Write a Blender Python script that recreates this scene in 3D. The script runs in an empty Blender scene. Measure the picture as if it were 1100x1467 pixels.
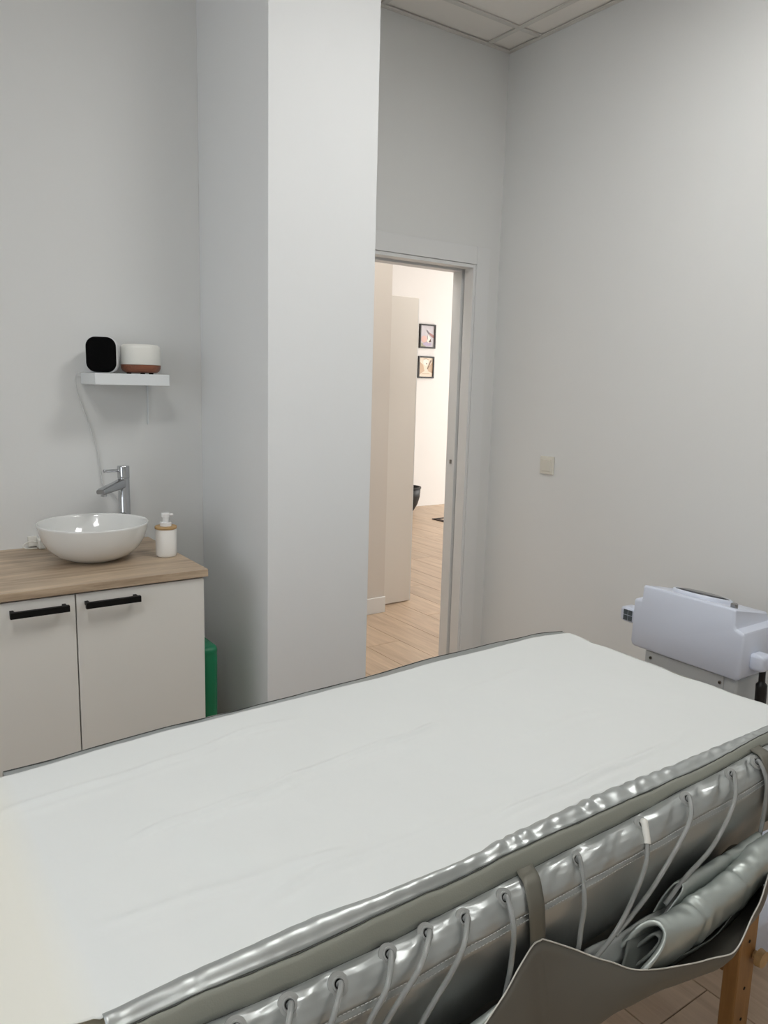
import bpy, bmesh, math, random
from mathutils import Vector, Matrix, noise

# ------------------------------------------------------------------ camera, world, exposure
sc = bpy.context.scene
C = sc.collection
random.seed(7)
H_CAM = 1.48
YAW, PITCH, ROLL = math.radians(54.8), math.radians(-9.5), math.radians(1.5)
fw = Vector((math.cos(YAW) * math.cos(PITCH), math.sin(YAW) * math.cos(PITCH), math.sin(PITCH)))
r0 = Vector((math.sin(YAW), -math.cos(YAW), 0))
u0 = r0.cross(fw)
rr = math.cos(ROLL) * r0 + math.sin(ROLL) * u0
uu = -math.sin(ROLL) * r0 + math.cos(ROLL) * u0
cam_d = bpy.data.cameras.new('camera')
cam = bpy.data.objects.new('camera', cam_d)
C.objects.link(cam)
cam_d.sensor_width = 36
cam_d.sensor_fit = 'AUTO'
cam_d.lens = 1097.0 * 36 / 1467
cam_d.clip_start = 0.02
cam.matrix_world = Matrix(((rr.x, uu.x, -fw.x, 0), (rr.y, uu.y, -fw.y, 0), (rr.z, uu.z, -fw.z, H_CAM), (0, 0, 0, 1)))
sc.camera = cam

w = bpy.data.worlds.new('world')
sc.world = w
w.use_nodes = True
w.node_tree.nodes['Background'].inputs[0].default_value = (0.75, 0.85, 1.0, 1)
w.node_tree.nodes['Background'].inputs[1].default_value = 0.6
sc.view_settings.view_transform = 'Standard'
sc.view_settings.look = 'None'
sc.view_settings.gamma = 1.0
sc.view_settings.use_curve_mapping = False
sc.view_settings.exposure = 0.0
PANEL_EMIT = 18.0
HALL_FILL_EMIT = 10.5
DAYLIGHT_W = 285.0
ROOM_FILL_W = 22.0

# daylight falling through the shop window of the hall
al = bpy.data.lights.new('hall_daylight', 'AREA')
al.shape = 'RECTANGLE'
al.size = 3.6
al.size_y = 2.6
al.energy = DAYLIGHT_W
al.color = (1.0, 0.97, 0.92)
alo = bpy.data.objects.new('hall_daylight', al)
C.objects.link(alo)
alo.location = (8.95, 5.25, 1.6)
alo.rotation_euler = (0, math.radians(90), 0)
# added fill light, shining through the made-up window of the treatment room
rl = bpy.data.lights.new('room_daylight', 'AREA')
rl.shape = 'RECTANGLE'
rl.size = 1.7
rl.size_y = 2.2
rl.energy = ROOM_FILL_W
rl.color = (0.95, 0.98, 1.0)
rlo = bpy.data.objects.new('room_daylight', rl)
C.objects.link(rlo)
rlo.location = (-1.95, 0.75, 1.75)
rlo.rotation_euler = (0, math.radians(-90), 0)


# ------------------------------------------------------------------ materials
def lin(c):
    return tuple((x / 12.92 if x <= 0.04045 else ((x + 0.055) / 1.055) ** 2.4) for x in (v / 255 for v in c))


def mat(name, rgb, rough=0.5, metal=0.0, bump=None, spec=0.5, vary=0.0, vscale=8.0, rnd=0.0, coat=0.0, trans=0.0,
        stretch=None, sheen=0.0, emit=None, alpha=1.0):
    """rgb is sRGB 0-255; bump = (scale, strength, distance)"""
    m = bpy.data.materials.new(name)
    m.use_nodes = True
    nt = m.node_tree
    N, L = nt.nodes, nt.links
    b = N['Principled BSDF']
    col = lin(rgb)
    b.inputs['Base Color'].default_value = (*col, 1)
    b.inputs['Roughness'].default_value = rough
    b.inputs['Metallic'].default_value = metal
    b.inputs['Specular IOR Level'].default_value = spec
    b.inputs['Coat Weight'].default_value = coat
    b.inputs['Coat Roughness'].default_value = 0.1
    b.inputs['Transmission Weight'].default_value = trans
    b.inputs['Alpha'].default_value = alpha
    if emit:
        b.inputs['Emission Color'].default_value = (*emit[0], 1)
        b.inputs['Emission Strength'].default_value = emit[1]
    tc = N.new('ShaderNodeTexCoord')
    src = tc.outputs['Object']
    if stretch:
        mp = N.new('ShaderNodeMapping')
        mp.inputs['Scale'].default_value = stretch
        L.new(src, mp.inputs[0])
        src = mp.outputs[0]
    if vary or rnd:
        val = None
        if vary:
            nz = N.new('ShaderNodeTexNoise')
            nz.inputs['Scale'].default_value = vscale
            nz.inputs['Detail'].default_value = 5
            L.new(src, nz.inputs['Vector'])
            mr = N.new('ShaderNodeMapRange')
            mr.inputs[1].default_value = 0.25
            mr.inputs[2].default_value = 0.75
            mr.inputs[3].default_value = 1 - vary
            mr.inputs[4].default_value = 1 + vary
            L.new(nz.outputs[0], mr.inputs[0])
            val = mr.outputs[0]
        if rnd:
            oi = N.new('ShaderNodeObjectInfo')
            m2 = N.new('ShaderNodeMapRange')
            m2.inputs[3].default_value = 1 - rnd
            m2.inputs[4].default_value = 1 + rnd
            L.new(oi.outputs['Random'], m2.inputs[0])
            if val:
                mu = N.new('ShaderNodeMath')
                mu.operation = 'MULTIPLY'
                L.new(val, mu.inputs[0])
                L.new(m2.outputs[0], mu.inputs[1])
                val = mu.outputs[0]
            else:
                val = m2.outputs[0]
        vm = N.new('ShaderNodeVectorMath')
        vm.operation = 'SCALE'
        vm.inputs[0].default_value = col
        L.new(val, vm.inputs['Scale'])
        L.new(vm.outputs[0], b.inputs['Base Color'])
    if bump:
        bn = N.new('ShaderNodeTexNoise')
        bn.inputs['Scale'].default_value = bump[0]
        bn.inputs['Detail'].default_value = 4
        L.new(src, bn.inputs['Vector'])
        bp = N.new('ShaderNodeBump')
        bp.inputs['Strength'].default_value = bump[1]
        bp.inputs['Distance'].default_value = bump[2]
        L.new(bn.outputs[0], bp.inputs['Height'])
        L.new(bp.outputs[0], b.inputs['Normal'])
    return m


def wood_mat(name, dark, light, rough, axis, scale=3.0, rnd=0.0):
    m = bpy.data.materials.new(name)
    m.use_nodes = True
    nt = m.node_tree
    N, L = nt.nodes, nt.links
    b = N['Principled BSDF']
    b.inputs['Roughness'].default_value = rough
    tc = N.new('ShaderNodeTexCoord')
    oi = N.new('ShaderNodeObjectInfo')
    mp = N.new('ShaderNodeMapping')
    s = [11.0, 11.0, 11.0]
    s[axis] = 1.0
    mp.inputs['Scale'].default_value = s
    add = N.new('ShaderNodeVectorMath')
    add.operation = 'ADD'
    sc_ = N.new('ShaderNodeVectorMath')
    sc_.operation = 'SCALE'
    sc_.inputs[0].default_value = (37.0, 53.0, 19.0)
    L.new(oi.outputs['Random'], sc_.inputs['Scale'])
    L.new(tc.outputs['Object'], add.inputs[0])
    L.new(sc_.outputs[0], add.inputs[1])
    L.new(add.outputs[0], mp.inputs[0])
    n1 = N.new('ShaderNodeTexNoise')
    n1.inputs['Scale'].default_value = scale
    n1.inputs['Detail'].default_value = 8
    n1.inputs['Roughness'].default_value = 0.65
    n1.inputs['Distortion'].default_value = 0.6
    L.new(mp.outputs[0], n1.inputs['Vector'])
    rp = N.new('ShaderNodeValToRGB')
    rp.color_ramp.elements[0].position = 0.3
    rp.color_ramp.elements[0].color = (*lin(dark), 1)
    rp.color_ramp.elements[1].position = 0.68
    rp.color_ramp.elements[1].color = (*lin(light), 1)
    L.new(n1.outputs[0], rp.inputs[0])
    out = rp.outputs[0]
    if rnd:
        mr = N.new('ShaderNodeMapRange')
        mr.inputs[3].default_value = 1 - rnd
        mr.inputs[4].default_value = 1 + rnd
        L.new(oi.outputs['Random'], mr.inputs[0])
        vm = N.new('ShaderNodeVectorMath')
        vm.operation = 'SCALE'
        L.new(out, vm.inputs[0])
        L.new(mr.outputs[0], vm.inputs['Scale'])
        out = vm.outputs[0]
    L.new(out, b.inputs['Base Color'])
    bp = N.new('ShaderNodeBump')
    bp.inputs['Strength'].default_value = 0.15
    bp.inputs['Distance'].default_value = 0.001
    L.new(n1.outputs[0], bp.inputs['Height'])
    L.new(bp.outputs[0], b.inputs['Normal'])
    return m


M = {}
M['wall'] = mat('painted_plaster', (228, 229, 228), 0.75, bump=(60, 0.12, 0.002), spec=0.3)
M['pillar'] = mat('painted_pillar', (236, 238, 239), 0.75, bump=(60, 0.1, 0.002), spec=0.3)  # paler than the walls, standing in for the stronger light on the pillar
M['hall_wall'] = mat('hall_plaster', (238, 236, 234), 0.8, bump=(60, 0.1, 0.002), spec=0.3)
M['tile'] = mat('ceiling_tile', (238, 234, 228), 0.9, bump=(180, 0.3, 0.002), spec=0.2, rnd=0.02)
M['rail'] = mat('ceiling_rail', (215, 212, 206), 0.5)
M['gap'] = mat('shadow_gap', (40, 40, 38), 0.9)
M['frame'] = mat('lacquered_frame', (229, 230, 230), 0.4)
M['slab'] = mat('screed', (110, 92, 76), 0.9)
M['plank'] = wood_mat('floor_plank', (180, 156, 132), (212, 189, 164), 0.42, 1, 2.2, 0.05)
M['worktop'] = wood_mat('oak_worktop', (146, 125, 103), (208, 187, 161), 0.45, 0, 2.6)
M['cab'] = mat('cabinet_front', (228, 227, 222), 0.42, spec=0.45)
M['cabside'] = mat('cabinet_side', (224, 223, 217), 0.45)
M['black'] = mat('black_metal', (6, 6, 6), 0.55, spec=0.25)
M['ceramic'] = mat('glazed_ceramic', (232, 233, 231), 0.06, spec=0.6, coat=0.6)
M['chrome'] = mat('chrome', (190, 192, 195), 0.09, metal=1.0)
M['steel'] = mat('brushed_steel', (150, 150, 150), 0.25, metal=1.0)
M['bottle'] = mat('dispenser_white', (236, 234, 230), 0.35)
M['bamboo'] = mat('bamboo', (186, 152, 104), 0.5, vary=0.12, vscale=40)
M['pump'] = mat('pump_plastic', (236, 236, 236), 0.25)
M['plastic'] = mat('white_plastic', (226, 225, 218), 0.4)
M['cable'] = mat('white_cable', (216, 217, 217), 0.45)
M['shelf'] = mat('shelf_white', (232, 236, 238), 0.4)
M['speaker_white'] = mat('speaker_white', (225, 226, 228), 0.35)
M['mesh_black'] = mat('speaker_grille', (5, 5, 6), 0.85, bump=(400, 0.5, 0.002), spec=0.1)
M['diff_white'] = mat('diffuser_white', (236, 236, 230), 0.45)
M['diff_wood'] = wood_mat('diffuser_wood', (104, 62, 44), (150, 92, 66), 0.45, 0, 6.0)
M['green'] = mat('green_plastic', (16, 122, 84), 0.4)
M['switch'] = mat('switch_plastic', (224, 221, 210), 0.35)
M['machine'] = mat('machine_plastic', (213, 219, 233), 0.35)
M['machine2'] = mat('machine_column', (198, 202, 204), 0.45)
M['screen'] = mat('machine_screen', (70, 72, 78), 0.2)
M['grille'] = mat('vent_dark', (72, 80, 84), 0.5)
M['hose'] = mat('hose_black', (8, 8, 8), 0.4)
M['cream'] = mat('cream_leatherette', (214, 206, 184), 0.5, bump=(90, 0.15, 0.002))
M['pine'] = wood_mat('table_wood', (132, 94, 52), (166, 122, 72), 0.45, 2, 4.0)
M['silver'] = mat('silver_fabric', (180, 184, 183), 0.38, metal=0.72, bump=(22, 0.25, 0.004))
M['silver_soft'] = mat('silver_fabric_wrap', (176, 183, 179), 0.38, metal=0.55, bump=(16, 0.3, 0.005))
M['lining'] = mat('grey_lining', (108, 112, 108), 0.6, metal=0.15, bump=(40, 0.3, 0.003))
M['band'] = mat('grey_webbing', (150, 152, 142), 0.5, metal=0.1, bump=(420, 0.25, 0.001))
M['piping'] = mat('dark_piping', (70, 72, 68), 0.7)
M['sling'] = mat('grey_sling_fabric', (104, 101, 93), 0.55, metal=0.1, bump=(30, 0.15, 0.003))
M['strap'] = mat('grey_strap', (110, 108, 98), 0.5, metal=0.1, bump=(420, 0.25, 0.001))
M['hem'] = mat('pale_hem', (206, 204, 196), 0.6)
M['tube'] = mat('clear_tube', (190, 192, 190), 0.22, trans=0.5, spec=0.5)
M['eyelet'] = mat('eyelet_plastic', (168, 170, 168), 0.3, metal=0.3)
M['hole'] = mat('eyelet_hole', (18, 18, 18), 0.9)
M['thread'] = mat('stitching', (196, 198, 196), 0.8)
M['rug'] = mat('rug_field', (206, 190, 172), 0.95, bump=(200, 0.4, 0.004))
M['rug_dark'] = mat('rug_border', (56, 44, 38), 0.95, bump=(200, 0.4, 0.004))
M['frame_black'] = mat('picture_frame_black', (16, 13, 12), 0.4)
M['leaf'] = mat('sliding_leaf', (228, 224, 218), 0.5)
M['partition'] = mat('partition_paint', (220, 214, 207), 0.75, bump=(60, 0.1, 0.002), spec=0.3)
M['pot'] = mat('black_pot', (14, 14, 14), 0.5)
for k, c in dict(p_lilac=(206, 202, 208), p_pink=(226, 190, 182), p_rose=(176, 132, 130), p_lav=(190, 176, 200), p_dark=(96, 74, 72),
                 p_olive=(176, 172, 150), p_slate=(130, 130, 140), p_cream=(240, 226, 208), p_tan=(206, 180, 154), p_brown=(140, 116, 100),
                 p_white=(248, 240, 230)).items():
    M[k] = mat(k, c, 0.6)


def glow(name, col, s):
    m = bpy.data.materials.new(name)
    m.use_nodes = True
    b = m.node_tree.nodes['Principled BSDF']
    b.inputs['Base Color'].default_value = (0.9, 0.9, 0.9, 1)
    b.inputs['Emission Color'].default_value = (*col, 1)
    b.inputs['Emission Strength'].default_value = s
    return m


M['panel'] = glow('led_diffuser', (1.0, 0.995, 0.97), PANEL_EMIT)
M['hall_panel'] = glow('hall_led_diffuser', (1.0, 0.95, 0.88), HALL_FILL_EMIT)


def glass_mat():
    m = bpy.data.materials.new('window_glass')
    m.use_nodes = True
    N, L = m.node_tree.nodes, m.node_tree.links
    t = N.new('ShaderNodeBsdfTransparent')
    g = N.new('ShaderNodeBsdfGlossy')
    g.inputs['Roughness'].default_value = 0.03
    mx = N.new('ShaderNodeMixShader')
    mx.inputs[0].default_value = 0.06
    L.new(t.outputs[0], mx.inputs[1])
    L.new(g.outputs[0], mx.inputs[2])
    L.new(mx.outputs[0], N['Material Output'].inputs[0])
    return m


M['glass'] = glass_mat()


# sheet: white non-woven fleece, slightly see-through so that the cream table shows as a warmer tone
M['sheet'] = mat('nonwoven_sheet', (224, 227, 226), 0.85, bump=(70, 0.2, 0.002), spec=0.15)
_nt = M['sheet'].node_tree
_tc = _nt.nodes.new('ShaderNodeTexCoord')
_sx = _nt.nodes.new('ShaderNodeSeparateXYZ')
_mr = _nt.nodes.new('ShaderNodeMapRange')
_mr.inputs[1].default_value, _mr.inputs[2].default_value = 0.165, 0.215
_mx = _nt.nodes.new('ShaderNodeMix')
_mx.data_type = 'RGBA'
_mx.inputs[6].default_value = (*lin((226, 225, 216)), 1)
_mx.inputs[7].default_value = (*lin((224, 227, 226)), 1)
_nt.links.new(_tc.outputs['Object'], _sx.inputs[0])
_nt.links.new(_sx.outputs[0], _mr.inputs[0])
_nt.links.new(_mr.outputs[0], _mx.inputs[0])
_nt.links.new(_mx.outputs[2], _nt.nodes['Principled BSDF'].inputs['Base Color'])


# ------------------------------------------------------------------ mesh helpers
def box(bm, x0, x1, y0, y1, z0, z1, bev=0.0, seg=1):
    vs = [bm.verts.new((x, y, z)) for x in (x0, x1) for y in (y0, y1) for z in (z0, z1)]
    fs = []
    for f in ((0, 1, 3, 2), (4, 6, 7, 5), (0, 4, 5, 1), (2, 3, 7, 6), (0, 2, 6, 4), (1, 5, 7, 3)):
        fs.append(bm.faces.new([vs[i] for i in f]))
    if bev:
        es = set()
        for f in fs:
            es.update(f.edges)
        bmesh.ops.bevel(bm, geom=list(es), offset=bev, segments=seg, affect='EDGES', profile=0.5)
    return bm


def B(x0, x1, y0, y1, z0, z1, bev=0.0, seg=1):
    return box(bmesh.new(), x0, x1, y0, y1, z0, z1, bev, seg)


def lathe(bm, prof, cx=0, cy=0, n=40, cap0=False, cap1=False):
    rings = []
    for (r, z) in prof:
        rings.append([bm.verts.new((cx + r * math.cos(2 * math.pi * i / n), cy + r * math.sin(2 * math.pi * i / n), z)) for i in range(n)])
    for a, b in zip(rings, rings[1:]):
        for i in range(n):
            bm.faces.new((a[i], a[(i + 1) % n], b[(i + 1) % n], b[i]))
    if cap0:
        bm.faces.new(rings[0][::-1])
    if cap1:
        bm.faces.new(rings[-1])
    return bm


def cr(pts, n=8):
    """Catmull-Rom through points"""
    P = [Vector(p) for p in pts]
    if len(P) < 3:
        return [P[0].lerp(P[-1], i / n) for i in range(n + 1)]
    Q = [2 * P[0] - P[1]] + P + [2 * P[-1] - P[-2]]
    out = []
    for i in range(1, len(Q) - 2):
        for k in range(n):
            t = k / n
            a, b, c, d = Q[i - 1], Q[i], Q[i + 1], Q[i + 2]
            out.append(0.5 * (2 * b + (c - a) * t + (2 * a - 5 * b + 4 * c - d) * t * t + (3 * b - a - 3 * c + d) * t ** 3))
    out.append(P[-1])
    return out


def tube(bm, pts, r, n=8, cap=True):
    P = [Vector(p) for p in pts]
    rings = []
    up = Vector((0, 0, 1))
    for i, p in enumerate(P):
        t = (P[min(i + 1, len(P) - 1)] - P[max(i - 1, 0)]).normalized()
        a = t.cross(up)
        if a.length < 1e-3:
            a = t.cross(Vector((1, 0, 0)))
        a.normalize()
        b = a.cross(t).normalized()
        ri = r[i] if isinstance(r, (list, tuple)) else r
        rings.append([bm.verts.new(p + ri * (math.cos(2 * math.pi * k / n) * a + math.sin(2 * math.pi * k / n) * b)) for k in range(n)])
    for A, Bq in zip(rings, rings[1:]):
        for k in range(n):
            bm.faces.new((A[k], A[(k + 1) % n], Bq[(k + 1) % n], Bq[k]))
    if cap:
        bm.faces.new(rings[0][::-1])
        bm.faces.new(rings[-1])
    return bm


def grid(bm, rows, thick=0.0):
    """rows: list of lists of points. thick: offset along normals to give a real thickness."""
    R_, Cn = len(rows), len(rows[0])
    V = [[bm.verts.new(p) for p in row] for row in rows]
    for i in range(R_ - 1):
        for j in range(Cn - 1):
            bm.faces.new((V[i][j], V[i][j + 1], V[i + 1][j + 1], V[i + 1][j]))
    if thick:
        bmesh.ops.recalc_face_normals(bm, faces=bm.faces[:])
        bmesh.ops.solidify(bm, geom=bm.faces[:], thickness=thick)
    return bm


def rsquare(w, h, r, n=6):
    """rounded rectangle outline, centred"""
    pts = []
    for cx, cy, a0 in ((w - r, h - r, 0), (-(w - r), h - r, 90), (-(w - r), -(h - r), 180), (w - r, -(h - r), 270)):
        for k in range(n + 1):
            a = math.radians(a0 + 90 * k / n)
            pts.append((cx + r * math.cos(a), cy + r * math.sin(a)))
    return pts


def loft(bm, rings, cap0=True, cap1=True):
    V = [[bm.verts.new(p) for p in ring] for ring in rings]
    n = len(V[0])
    for A, Bq in zip(V, V[1:]):
        for k in range(n):
            bm.faces.new((A[k], A[(k + 1) % n], Bq[(k + 1) % n], Bq[k]))
    if cap0:
        bm.faces.new(V[0][::-1])
    if cap1:
        bm.faces.new(V[-1])
    return bm


def interp(tab, x):
    if x <= tab[0][0]:
        return tab[0][1]
    for (a, va), (b, vb) in zip(tab, tab[1:]):
        if x <= b:
            t = (x - a) / (b - a)
            t = t * t * (3 - 2 * t)
            return va + (vb - va) * t
    return tab[-1][1]


def sm(a, b, x):
    t = min(1, max(0, (x - a) / (b - a)))
    return t * t * (3 - 2 * t)


def nz(x, y, z=0.0):
    return noise.noise(Vector((x, y, z)))


# ------------------------------------------------------------------ object helpers
def link(name, bm, m, parent=None, smooth=False, sharp=None):
    bmesh.ops.recalc_face_normals(bm, faces=bm.faces[:])
    if parent is not None:
        off = parent['base'] if 'base' in parent else (0, 0, 0)
        bmesh.ops.translate(bm, verts=bm.verts[:], vec=-Vector(off))
    me = bpy.data.meshes.new(name)
    bm.to_mesh(me)
    bm.free()
    me.materials.append(M[m] if isinstance(m, str) else m)
    if smooth:
        for p in me.polygons:
            p.use_smooth = True
        if sharp:
            me.set_sharp_from_angle(angle=math.radians(sharp))
    o = bpy.data.objects.new(name, me)
    C.objects.link(o)
    if parent is not None:
        o.parent = parent
        if 'base' in parent:
            o['base'] = tuple(parent['base'])
    return o


def thing(name, label, cat, base=(0, 0, 0), rotz=0.0, local=False, group=None):
    """Empty at the thing's base. Parts are modelled in world coordinates unless local."""
    o = bpy.data.objects.new(name, None)
    C.objects.link(o)
    o.location = base
    o.rotation_euler = (0, 0, rotz)
    o['base'] = (0, 0, 0) if local else tuple(base)
    o['label'] = label
    o['category'] = cat
    if group:
        o['group'] = group
    return o


def tag(o, label, cat, group=None):
    o['label'] = label
    o['category'] = cat
    if group:
        o['group'] = group
    return o


def struct(name, bm, m, label=None, smooth=False):
    o = link(name, bm, m, None, smooth)
    o['kind'] = 'structure'
    if label:
        o['label'] = label
    return o


# ------------------------------------------------------------------ room dimensions
YW = 2.914      # wall with the door and the vanity
XR = 2.715      # wall with the light switch
XL, YN = -1.45, -1.35
ZC = 3.04
T = 0.13
HX0, HX1, HY1 = 0.4, 8.6, 7.39
DX0, DX1, DZ = 1.75, 2.559, 2.06

# floor slab and planks
floor = struct('floor', B(XL - T, HX1 + T, YN - T, HY1 + T, -0.15, -0.008), 'slab', 'wood-look plank floor of the room and hall')
PW, PL, GAP = 0.225, 1.2, 0.0025
pm = bpy.data.meshes.new('plank')
bmp = B(-PW / 2 + GAP / 2, PW / 2 - GAP / 2, -PL / 2 + GAP / 2, PL / 2 - GAP / 2, -0.008, 0.0, 0.0012)
bmp.to_mesh(pm)
bmp.free()
pm.materials.append(M['plank'])
nplank = 0


def plank_row(xc, y0, y1, off):
    global nplank
    y = y0 - off
    while y < y1:
        a, b = max(y, y0), min(y + PL, y1)
        if b - a > 0.05:
            if abs((b - a) - PL) < 1e-4:
                me = pm
            else:
                me = bpy.data.meshes.new('plank')
                bq = B(-PW / 2 + GAP / 2, PW / 2 - GAP / 2, -(b - a) / 2 + GAP / 2, (b - a) / 2 - GAP / 2, -0.008, 0.0, 0.0012)
                bq.to_mesh(me)
                bq.free()
                me.materials.append(M['plank'])
            o = bpy.data.objects.new('plank', me)
            C.objects.link(o)
            o.location = (xc, (a + b) / 2, 0)
            o.parent = floor
            nplank += 1
        y += PL


x_line = 2.346
i0 = math.floor((XL - x_line) / PW)
for i in range(i0, int((6.9 - x_line) / PW) + 1):
    xc = x_line + (i + 0.5) * PW
    if xc - PW / 2 < XL:
        continue
    off = (i * 0.47 % 1.0) * PL
    if xc < XR + 0.1:
        plank_row(xc, YN, HY1, off)
    else:
        plank_row(xc, 3.05, HY1, off)

# walls
bw = bmesh.new()
box(bw, XL, DX0, YW, YW + T, 0, ZC + 0.2)
box(bw, DX1, XR + T, YW, YW + T, 0, ZC + 0.2)
box(bw, DX0, DX1, YW, YW + T, DZ, ZC + 0.2)
struct('wall_door_side', bw, 'wall', 'white painted wall with the doorway and the vanity')
struct('wall_right', B(XR, XR + T, YN, YW, 0, ZC + 0.2), 'wall', 'plain white wall with the light switch')
wl = bmesh.new()
VY0, VY1, VZ0, VZ1 = -0.35, 1.85, 0.9, 2.6
box(wl, XL - T, XL, YN - T, VY0, 0, ZC + 0.2)
box(wl, XL - T, XL, VY1, YW + T, 0, ZC + 0.2)
box(wl, XL - T, XL, VY0, VY1, 0, VZ0)
box(wl, XL - T, XL, VY0, VY1, VZ1, ZC + 0.2)
struct('wall_left', wl, 'wall')
wn = thing('window_2', 'white framed window of the treatment room', 'window', (XL, VY0, VZ0))  # made-up window behind the view, opening for the fill lamp
wn['kind'] = 'structure'
del wn['category']
wf = bmesh.new()
box(wf, XL - 0.1, XL - 0.03, VY0 + .001, VY1 - .001, VZ0 + .001, VZ0 + 0.05)
box(wf, XL - 0.1, XL - 0.03, VY0 + .001, VY1 - .001, VZ1 - 0.05, VZ1 - .001)
for y in (VY0 + .026, (VY0 + VY1) / 2, VY1 - .026):
    box(wf, XL - 0.1, XL - 0.03, y - .025, y + .025, VZ0 + .05, VZ1 - .05)
link('window_frame', wf, 'frame', wn)
for ya, yb in ((VY0 + .052, (VY0 + VY1) / 2 - .026), ((VY0 + VY1) / 2 + .026, VY1 - .052)):
    link('pane', B(XL - 0.068, XL - 0.062, ya, yb, VZ0 + .051, VZ1 - .051), 'glass', wn)
struct('wall_behind', B(XL, XR + T, YN - T, YN, 0, ZC + 0.2), 'wall')
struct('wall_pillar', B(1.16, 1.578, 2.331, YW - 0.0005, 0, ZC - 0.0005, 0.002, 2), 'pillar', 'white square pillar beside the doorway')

# suspended ceiling
ceil_ = struct('ceiling', B(XL - T, XR + T, YN - T, YW + T, ZC + 0.06, ZC + 0.2), 'tile', 'suspended ceiling of pale square tiles')
xs = [XL] + [2.567 - 0.6 * k for k in range(6, -1, -1) if 2.567 - 0.6 * k > XL + 0.05] + [XR]
ys = [YN] + [2.70 - 0.6 * k for k in range(6, -1, -1) if 2.70 - 0.6 * k > YN + 0.05] + [YW]
# cells that hold a lamp: lower-left corner of the tile
LAMPS = [(1.367, 0.90), (-0.433, 0.30)]


def is_lamp(x, y):
    return any(abs(x - a) < 0.01 and abs(y - b) < 0.01 for a, b in LAMPS)


tile_cache = {}
for xa, xb in zip(xs, xs[1:]):
    for ya, yb in zip(ys, ys[1:]):
        if is_lamp(xa, ya):
            continue
        wx, wy = xb - xa - 0.018, yb - ya - 0.018
        key = (round(wx, 3), round(wy, 3))
        if key not in tile_cache:
            me = bpy.data.meshes.new('ceiling_tile')
            bq = B(-wx / 2, wx / 2, -wy / 2, wy / 2, 0, 0.015, 0.0)
            bq.to_mesh(me)
            bq.free()
            me.materials.append(M['tile'])
            tile_cache[key] = me
        o = bpy.data.objects.new('ceiling_tile', tile_cache[key])
        C.objects.link(o)
        o.location = ((xa + xb) / 2, (ya + yb) / 2, ZC + 0.008)
        o.parent = ceil_
for x in xs[1:-1]:
    link('ceiling_rail', B(x - 0.012, x + 0.012, YN, YW - 0.002, ZC, ZC + 0.006), 'rail', ceil_)
for y in ys[1:-1]:
    for xa, xb in zip(xs, xs[1:]):
        link('ceiling_rail', B(xa + 0.0125, xb - 0.0125, y - 0.012, y + 0.012, ZC, ZC + 0.006), 'rail', ceil_)
link('wall_angle', B(XR - 0.022, XR - 0.001, YN, YW - 0.002, ZC - 0.002, ZC + 0.004), 'rail', ceil_)
link('wall_angle', B(1.58, XR - 0.0225, YW - 0.022, YW - 0.001, ZC - 0.002, ZC + 0.004), 'rail', ceil_)
link('wall_angle', B(XL, 1.158, YW - 0.022, YW - 0.001, ZC - 0.002, ZC + 0.004), 'rail', ceil_)
for i, (lx, ly) in enumerate(LAMPS):
    cx, cy = lx + 0.3, ly + 0.3
    t = thing('ceiling_light', ['square flat ceiling light over the foot of the massage table', 'square flat ceiling light over the head of the massage table'][i],
              'ceiling light', (cx, cy, ZC))
    fb = bmesh.new()
    for a, b_, c, d in ((-.288, .288, -.288, -.272), (-.288, .288, .272, .288), (-.288, -.272, -.272, .272), (.272, .288, -.272, .272)):
        box(fb, cx + a, cx + b_, cy + c, cy + d, ZC - 0.004, ZC + 0.03)
    link('frame', fb, 'frame', t)
    link('diffuser', B(cx - .271, cx + .271, cy - .271, cy + .271, ZC + 0.001, ZC + 0.012), 'panel', t)

# door frame (white lacquered lining and casing)
df = thing('door_1', 'white door frame of the open doorway', 'door frame', (DX1, YW, 0))
df['kind'] = 'structure'
del df['category']
CW = 0.082
link('casing', B(DX1, DX1 + CW, YW - 0.012, YW - 0.0005, 0, DZ + CW, 0.0015), 'frame', df)
link('casing', B(DX0 - CW, DX0, YW - 0.012, YW - 0.0005, 0, DZ + CW, 0.0015), 'frame', df)
link('casing', B(DX0 + 0.0005, DX1 - 0.0005, YW - 0.012, YW - 0.0005, DZ, DZ + CW, 0.0015), 'frame', df)
for nm, x0, x1 in (('jamb', DX1 - 0.016, DX1 - 0.0005), ('jamb', DX0 + 0.0005, DX0 + 0.016)):
    link(nm, B(x0, x1, YW - 0.006, YW + 0.058, 0, DZ - 0.001, 0.001), 'frame', df)
    s = -1 if x0 > 2 else 1
    link('door_stop', B(min(x0, x0 + s * 0.008), max(x1, x1 + s * 0.008), YW + 0.072, YW + T + 0.006, 0, DZ - 0.001, 0.001), 'frame', df)
link('head_lining', B(DX0 + 0.017, DX1 - 0.017, YW - 0.006, YW + 0.058, DZ - 0.017, DZ - 0.001, 0.001), 'frame', df)
link('head_stop', B(DX0 + 0.025, DX1 - 0.025, YW + 0.072, YW + T + 0.006, DZ - 0.026, DZ - 0.001, 0.001), 'frame', df)
link('track_slot', B(DX0 + 0.02, DX1 - 0.02, YW + 0.0585, YW + 0.0715, DZ - 0.006, DZ - 0.001), 'gap', df)
link('strike_plate', B(DX1 - 0.0262, DX1 - 0.0242, YW + 0.09, YW + 0.105, 1.085, 1.105), 'steel', df)

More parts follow.
